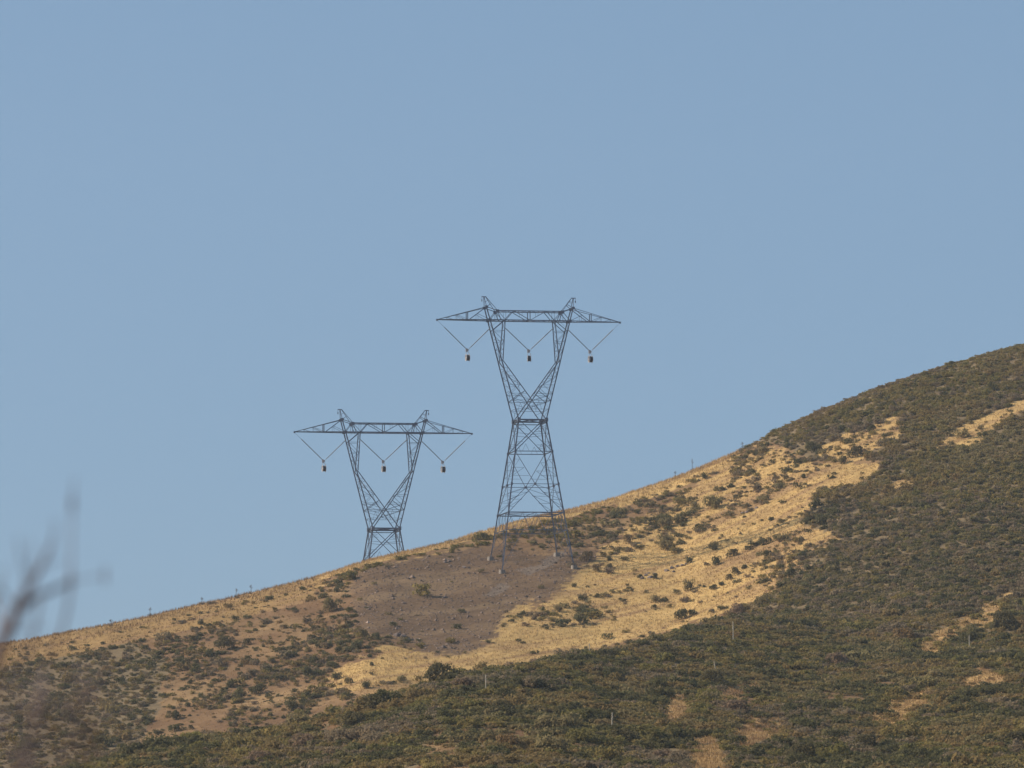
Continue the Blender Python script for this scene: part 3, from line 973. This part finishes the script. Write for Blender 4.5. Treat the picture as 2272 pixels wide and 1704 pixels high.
for (x, v, wpx, kd), (y, pnt) in zip(TR, tpos):
    r_ = wpx / 2 * y / F_PX * 1.0
    size = 'broad ' if r_ > 1.9 else 'small ' if r_ < .95 else ''
    wb = where_back(x, v)
    if 'skyline' in wb: r_ *= .8
    add_shrub(pnt, r_, r_ * (random.uniform(1.2, 1.7) if 'skyline' not in wb else .75), random.uniform(0, 6.28), kd, size + LOOK[kd] + ' ' + wb, size + LOOK[kd] + 's ' + wb)
for i in big:
    kd = names[skind[i]]
    x, v = cpx[i], cv_v[i]
    wb = 'low on the front slope' if v > 1600 else 'halfway up the front slope' if v > 1500 else 'high on the front slope'
    wb += ' under the golden grass' if x < 1000 else ' below the scree and towers' if x < 1500 else ' below the pale strip of grass' if x > 1950 else ' amid small grass clearings'
    size = 'large ' if srad[i] > 1.45 else ''
    add_shrub(spos[i], srad[i], hs[i], rot[i], kd, size + LOOK[kd] + ' ' + wb, size + LOOK[kd] + 's ' + wb)

# ------------------------------------------------------------------ dry grass blades
NG = 420000
gpx = rng.uniform(-200, 2480, NG); gyy = rng.uniform(340, 850, NG)
gv = height_v(gpx, gyy)
gc, gk, gz_ = cover(gpx, gyy, gv)
pr = np.where(gk == 1, .8, np.where(gk == 0, .22, np.where(gk == 4, .05, .012)))
pr = pr * (1 - .95 * scree_weight(gpx, gyy, gv))
pr = pr * np.where((gpx < 700) & (gk == 1), .55, 1)
ok = (rng.random(NG) < pr) & (gyy < cv(YR, gpx) + 22)
gpx, gyy, gv, gk = gpx[ok], gyy[ok], gv[ok], gk[ok]
gpos = point(gpx, gv, gyy)
NGk = len(gpx)
print('grass tufts', NGk)
tris, cols = [], []
patch = fbm(gpos[:, 0] / 3, gyy / 10, 211, 3)
tone = np.array((.46, .318, .148))[None] * (1 + .25 * rng.normal(size=(NGk, 1)) * .25) * (1 + .3 * patch[:, None])
gs, gt = gpos[:, 0] * .82 + gyy * .57, gyy * .82 - gpos[:, 0] * .57
pinkish = np.clip(.22 + 2.4 * fbm(gs / 14, gt / 2.2, 88, 4) + 1.0 * fbm(gpos[:, 0] / 12, gyy / 12, 89, 3), 0, .85)[:, None]
tone = tone * (1 - pinkish) + np.array((.305, .187, .094)) * pinkish
tone[gk != 1] *= np.array((.66, .60, .58))
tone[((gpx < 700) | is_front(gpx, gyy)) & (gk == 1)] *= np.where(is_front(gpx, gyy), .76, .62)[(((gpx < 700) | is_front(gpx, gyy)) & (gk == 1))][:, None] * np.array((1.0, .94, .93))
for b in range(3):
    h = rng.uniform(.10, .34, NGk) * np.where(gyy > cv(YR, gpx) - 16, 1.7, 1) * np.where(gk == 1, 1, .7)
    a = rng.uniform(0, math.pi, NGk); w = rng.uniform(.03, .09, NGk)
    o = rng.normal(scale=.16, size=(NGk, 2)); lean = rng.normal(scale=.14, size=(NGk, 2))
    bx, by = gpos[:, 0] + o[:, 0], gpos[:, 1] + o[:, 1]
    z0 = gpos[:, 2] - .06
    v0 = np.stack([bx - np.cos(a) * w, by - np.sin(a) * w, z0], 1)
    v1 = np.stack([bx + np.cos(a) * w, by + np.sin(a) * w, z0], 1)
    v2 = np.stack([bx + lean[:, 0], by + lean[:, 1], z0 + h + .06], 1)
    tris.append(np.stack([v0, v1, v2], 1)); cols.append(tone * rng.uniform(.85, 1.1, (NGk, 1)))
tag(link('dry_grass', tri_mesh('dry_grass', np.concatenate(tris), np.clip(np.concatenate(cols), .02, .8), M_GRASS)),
    'golden dry grass standing on the slopes', 'grass', None, 'stuff')

# ------------------------------------------------------------------ loose stones of the scree, rock outcrops
OCT = np.array([(1, 0, 0), (-1, 0, 0), (0, 1, 0), (0, -1, 0), (0, 0, 1), (0, 0, -1)], float)
OF = np.array([(0, 2, 4), (2, 1, 4), (1, 3, 4), (3, 0, 4), (2, 0, 5), (1, 2, 5), (3, 1, 5), (0, 3, 5)])
NR = 60000
rpx = rng.uniform(700, 1400, NR); ry = rng.uniform(590, 760, NR)
rv = height_v(rpx, ry)
rc, rk, _ = cover(rpx, ry, rv)
ok = ((rk == 2) | (rk == 3)) & (rng.random(NR) < .45)
rpx, ry, rv = rpx[ok], ry[ok], rv[ok]
rp = point(rpx, rv, ry)
n = len(rp)
sz = np.clip(rng.lognormal(-2.3, .5, n), .05, .55)
vv = OCT[None] * rng.uniform(.6, 1.3, (n, 6, 1)) * sz[:, None, None] * np.array((1, 1, .7)) + rp[:, None, :]
tr = vv[:, OF, :].reshape(-1, 3, 3)
tc_ = np.clip(np.array((.15, .105, .08))[None] * rng.lognormal(0, .35, (n, 1)), .03, .55)
tag(link('scree', tri_mesh('scree', tr, np.repeat(tc_, 8, 0), M_STONE)), 'loose brown stones covering the bare slope under the towers', 'scree', None, 'stuff')


def rock(x, v, wpx, label, group):
    y, pnt = locate(x, v)
    s = wpx / 2 * y / F_PX
    r = np.random.default_rng(int(x * 7 + v * 13))
    import bmesh
    bm = bmesh.new()
    for _ in range(26):
        d = r.normal(size=3); d /= np.linalg.norm(d)
        d = np.sign(d) * np.abs(d) ** .7
        bm.verts.new(d * r.uniform(.7, 1.05) * np.array((s, s * .9, s * .62)))
    bmesh.ops.convex_hull(bm, input=bm.verts)
    me = bpy.data.meshes.new('rock'); bm.to_mesh(me); bm.free(); me.materials.append(M_ROCK)
    o = link('rock', me, None, (pnt[0], pnt[1], pnt[2] + s * .12))
    o.rotation_euler = (r.uniform(-.2, .2), r.uniform(-.3, 0), r.uniform(0, 6))
    tag(o, label, 'rock', group)


for (f, pts, lab) in (
    (z6, ((60, 468, 34), (85, 450, 30), (110, 462, 36), (135, 446, 30), (100, 440, 24)), 'jagged lilac brown rock in the small outcrop low in the golden grass'),
    (z6, ((200, 425, 36), (232, 412, 40), (262, 402, 36), (292, 398, 34), (240, 430, 26), (330, 365, 40), (310, 388, 26)), 'jagged lilac brown rock in the long outcrop across the golden grass'),
    (z6, ((628, 102, 30), (655, 96, 34), (682, 84, 30), (706, 72, 26)), 'jagged dark rock in the outcrop high on the golden slope'),
    (z5, ((790, 408, 30), (815, 402, 26), (905, 440, 34), (935, 444, 26), (685, 438, 20), (1085, 465, 20)), 'dark boulder lying on the upper scree beside the taller tower'),
    (z5, ((500, 855, 60), (540, 868, 60), (570, 880, 40)), 'dark rock of the ledge under the scree'),
    (z5, ((357, 705, 10), (418, 553, 9), (850, 800, 14), (905, 795, 14), (925, 830, 12)), 'small pale stone lying on the brown scree')):
    for (a, b_, w_) in pts:
        x, v = f(a, b_)
        rock(x, v, w_ / (2.537 if f is z6 else 2.746), lab, lab.replace('rock', 'rocks', 1))

# ------------------------------------------------------------------ dry yucca stalks
def stalk(x, vtop, vbase, lean, pale, label):
    y, pnt = locate(x, vbase)
    h = (vbase - vtop) * y / F_PX
    T = empty('yucca_stalk', tuple(pnt))
    tag(T, label, 'yucca stalk', 'dry flower stalks above the scrub')
    mt = M_STALK if pale else M_STALKD
    a = MB(); a.cone((0, 0, -.15), (lean * h, 0, h), 0.055 if pale else .05, .035 if pale else .025, 6); a.build('stalk', mt, T)
    hd = MB(); r = random.Random(int(x))
    n = 14
    for i in range(n):
        tt = .62 + .36 * i / n
        th = r.uniform(0, 6.28); L = (.14 if pale else .30) * (1.05 - (tt - .62) * 1.6)
        p0 = np.array((lean * h * tt, 0, h * tt)); p1 = p0 + np.array((math.cos(th) * L, math.sin(th) * L, L * .6))
        hd.cone(p0, p1, .012, .016 if pale else .022, 5)
    hd.build('seed_head', mt, T)
    lf = MB()
    for i in range(22):
        th = r.uniform(0, 6.28); e = r.uniform(.2, 1.2); L = .55
        lf.cone((0, 0, 0), (math.cos(th) * L * math.cos(e), math.sin(th) * L * math.cos(e), L * math.sin(e)), .03, .006, 4)
    lf.build('leaf_rosette', M_STALKD, T)


for a in ((1627, 1379, 1424, 0, 1, 'tall pale straight stalk standing near the top of the front slope'),
          (1590, 1468, 1496, -.2, 1, 'short pale leaning stalk halfway up the front slope'),
          (1308, 1428, 1455, 0, 1, 'pale stalk rising at the edge of front slope and golden grass'),
          (1078, 1498, 1537, 0, 1, 'slim pale stalk under the lower tip of the golden slope'),
          (1357, 1582, 1623, .05, 1, 'faint pale stalk low in the middle of the front slope'),
          (2151, 1409, 1445, 0, 1, 'faint pale stalk beside the green shrubs at far right'),
          (333, 1347, 1366, 0, 0, 'dark stalk alone on the skyline of the lower left crest'),
          (524, 1306, 1326, 0, 0, 'lower of two dark stalks on the skyline left of the towers'),
          (557, 1298, 1319, 0, 0, 'upper of two dark stalks on the skyline left of the towers'),
          (448, 1326, 1342, 0, 0, 'short dark stalk beside the leafless bush on the skyline'),
          (246, 1375, 1389, 0, 0, 'stubby dark stalk behind the blurred twigs on the skyline'),
          (1536, 1018, 1046, 0, 0, 'dark branched stalk alone on the skyline right of the towers'),
          (1498, 1046, 1061, 0, 0, 'tiny dark stalk below the branched one on the right skyline'),
          (1647, 981, 998, 0, 0, 'dark stalk where the skyline turns from grass to scrub')):
    stalk(*a)

# ------------------------------------------------------------------ bare bush close to the camera, out of focus
BY = 8.0
def near_pt(x, v, y=BY): return point(np.float64(x), np.float64(v), np.float64(y))
bush = empty('bare_bush', tuple(near_pt(-120, 1900) * np.array((1, 1, 0)) + np.array((0, 0, -1.7))))
tag(bush, 'blurred leafless twigs of a bush at the lower left', 'bush')
def limb(name, pts, r0, r1, y=BY):
    r0, r1 = r0 * .8, r1 * .75
    mb = MB(); P = [near_pt(a, b, y + c) for a, b, c in pts]
    b0 = np.array(bush.location)
    for i in range(len(P) - 1):
        t0, t1 = i / (len(P) - 1), (i + 1) / (len(P) - 1)
        mb.cone(P[i] - b0, P[i + 1] - b0, r0 + (r1 - r0) * t0, r0 + (r1 - r0) * t1, 8)
    return mb.build(name, M_TWIG, bush)
limb('branch', [(-160, 4020, 0), (-120, 2600, 0), (-60, 1720, 0), (-20, 1500, 0), (8, 1420, 0), (41, 1352, 0), (54, 1322, 0)], .020, .012)
limb('branch', [(54, 1322, 0), (75, 1285, .1), (89, 1260, .1), (116, 1205, .1)], .0085, .0045)
limb('branch', [(35, 1365, 0), (60, 1338, 0), (89, 1320, .1), (125, 1306, .1), (157, 1290, .2)], .0085, .0050)
limb('branch', [(54, 1322, 0), (58, 1280, -.2), (45, 1235, -.3), (40, 1190, -.3)], .0034, .0015)
limb('branch', [(8, 1420, 0), (-2, 1360, .1), (-20, 1310, .2)], .006, .003)
limb('twig', [(41, 1352, 0), (10, 1320, -.2), (-12, 1290, -.3)], .0035, .002)
limb('twig', [(89, 1320, .1), (80, 1380, .3), (60, 1450, .3), (20, 1500, .3)], .0032, .0045)
limb('twig', [(100, 1480, .7), (138, 1400, .6), (150, 1350, .5), (157, 1290, .2)], .0044, .0036)
limb('twig', [(157, 1290, .2), (158, 1200, .3), (160, 1120, .4), (165, 1060, .4)], .0030, .0016)
limb('twig', [(157, 1290, .2), (200, 1282, .2), (233, 1276, .2)], .0018, .0014)
limb('twig', [(89, 1260, .1), (112, 1248, .2), (140, 1240, .3)], .0026, .0012)
limb('twig', [(70, 1293, .1), (66, 1240, 0), (72, 1195, 0)], .0028, .0012)
limb('twig', [(20, 1395, .1), (45, 1400, .2), (80, 1390, .3), (110, 1395, .4)], .0028, .0014)
limb('twig', [(-30, 1380, .3), (0, 1300, .3), (12, 1255, .3)], .0030, .0014)
limb('twig', [(116, 1205, .1), (122, 1175, .1), (120, 1150, .1)], .0030, .0014)
limb('branch', [(-170, 4020, .1), (-60, 2300, .2), (20, 1800, .3), (60, 1650, .3), (85, 1560, .4), (100, 1480, .7)], .012, .0045)
r = random.Random(5)
for i in range(48):
    x0, v0 = r.uniform(-90, 215), r.uniform(1560, 1800)
    a = r.uniform(-.8, 1.0); L = r.uniform(60, 200)
    limb('twig', [(x0, v0, .3), (x0 + math.sin(a) * L * .5 + r.uniform(-8, 8), v0 - math.cos(a) * L * .5, .3 + r.uniform(-.3, .3)), (x0 + math.sin(a) * L, v0 - math.cos(a) * L, .3 + r.uniform(-.4, .4))], .0030, .0012)
for e, (x, v) in enumerate(((160, 1117), (157, 1285), (233, 1276))):
    k = near_pt(x, v, BY + .3) - np.array(bush.location)
    kb = MB(); rk = (.0045, .0055, .0028)[e]; kb.cone(k - np.array((0, 0, .018)), k, rk * .6, rk, 8); kb.cone(k, k + np.array((0, 0, .018)), rk, rk * .4, 8); kb.build('bud', M_TWIG, bush)

# ------------------------------------------------------------------ thin blue air over the whole place
hz = MB(); hz.box((0, 0, 118), (3100, 3100, 242))
hm = bpy.data.materials.new('thin_air'); hm.use_nodes = True
ht = hm.node_tree; ht.nodes.clear()
ho = ht.nodes.new('ShaderNodeOutputMaterial'); hv = ht.nodes.new('ShaderNodeVolumePrincipled')
hv.inputs['Color'].default_value = (.80, .88, 1, 1); hv.inputs['Density'].default_value = .0001; hv.inputs['Anisotropy'].default_value = .2
ht.links.new(hv.outputs[0], ho.inputs['Volume'])
tag(hz.build('haze', hm), 'thin bluish haze in the air between camera and hill', kind='stuff')
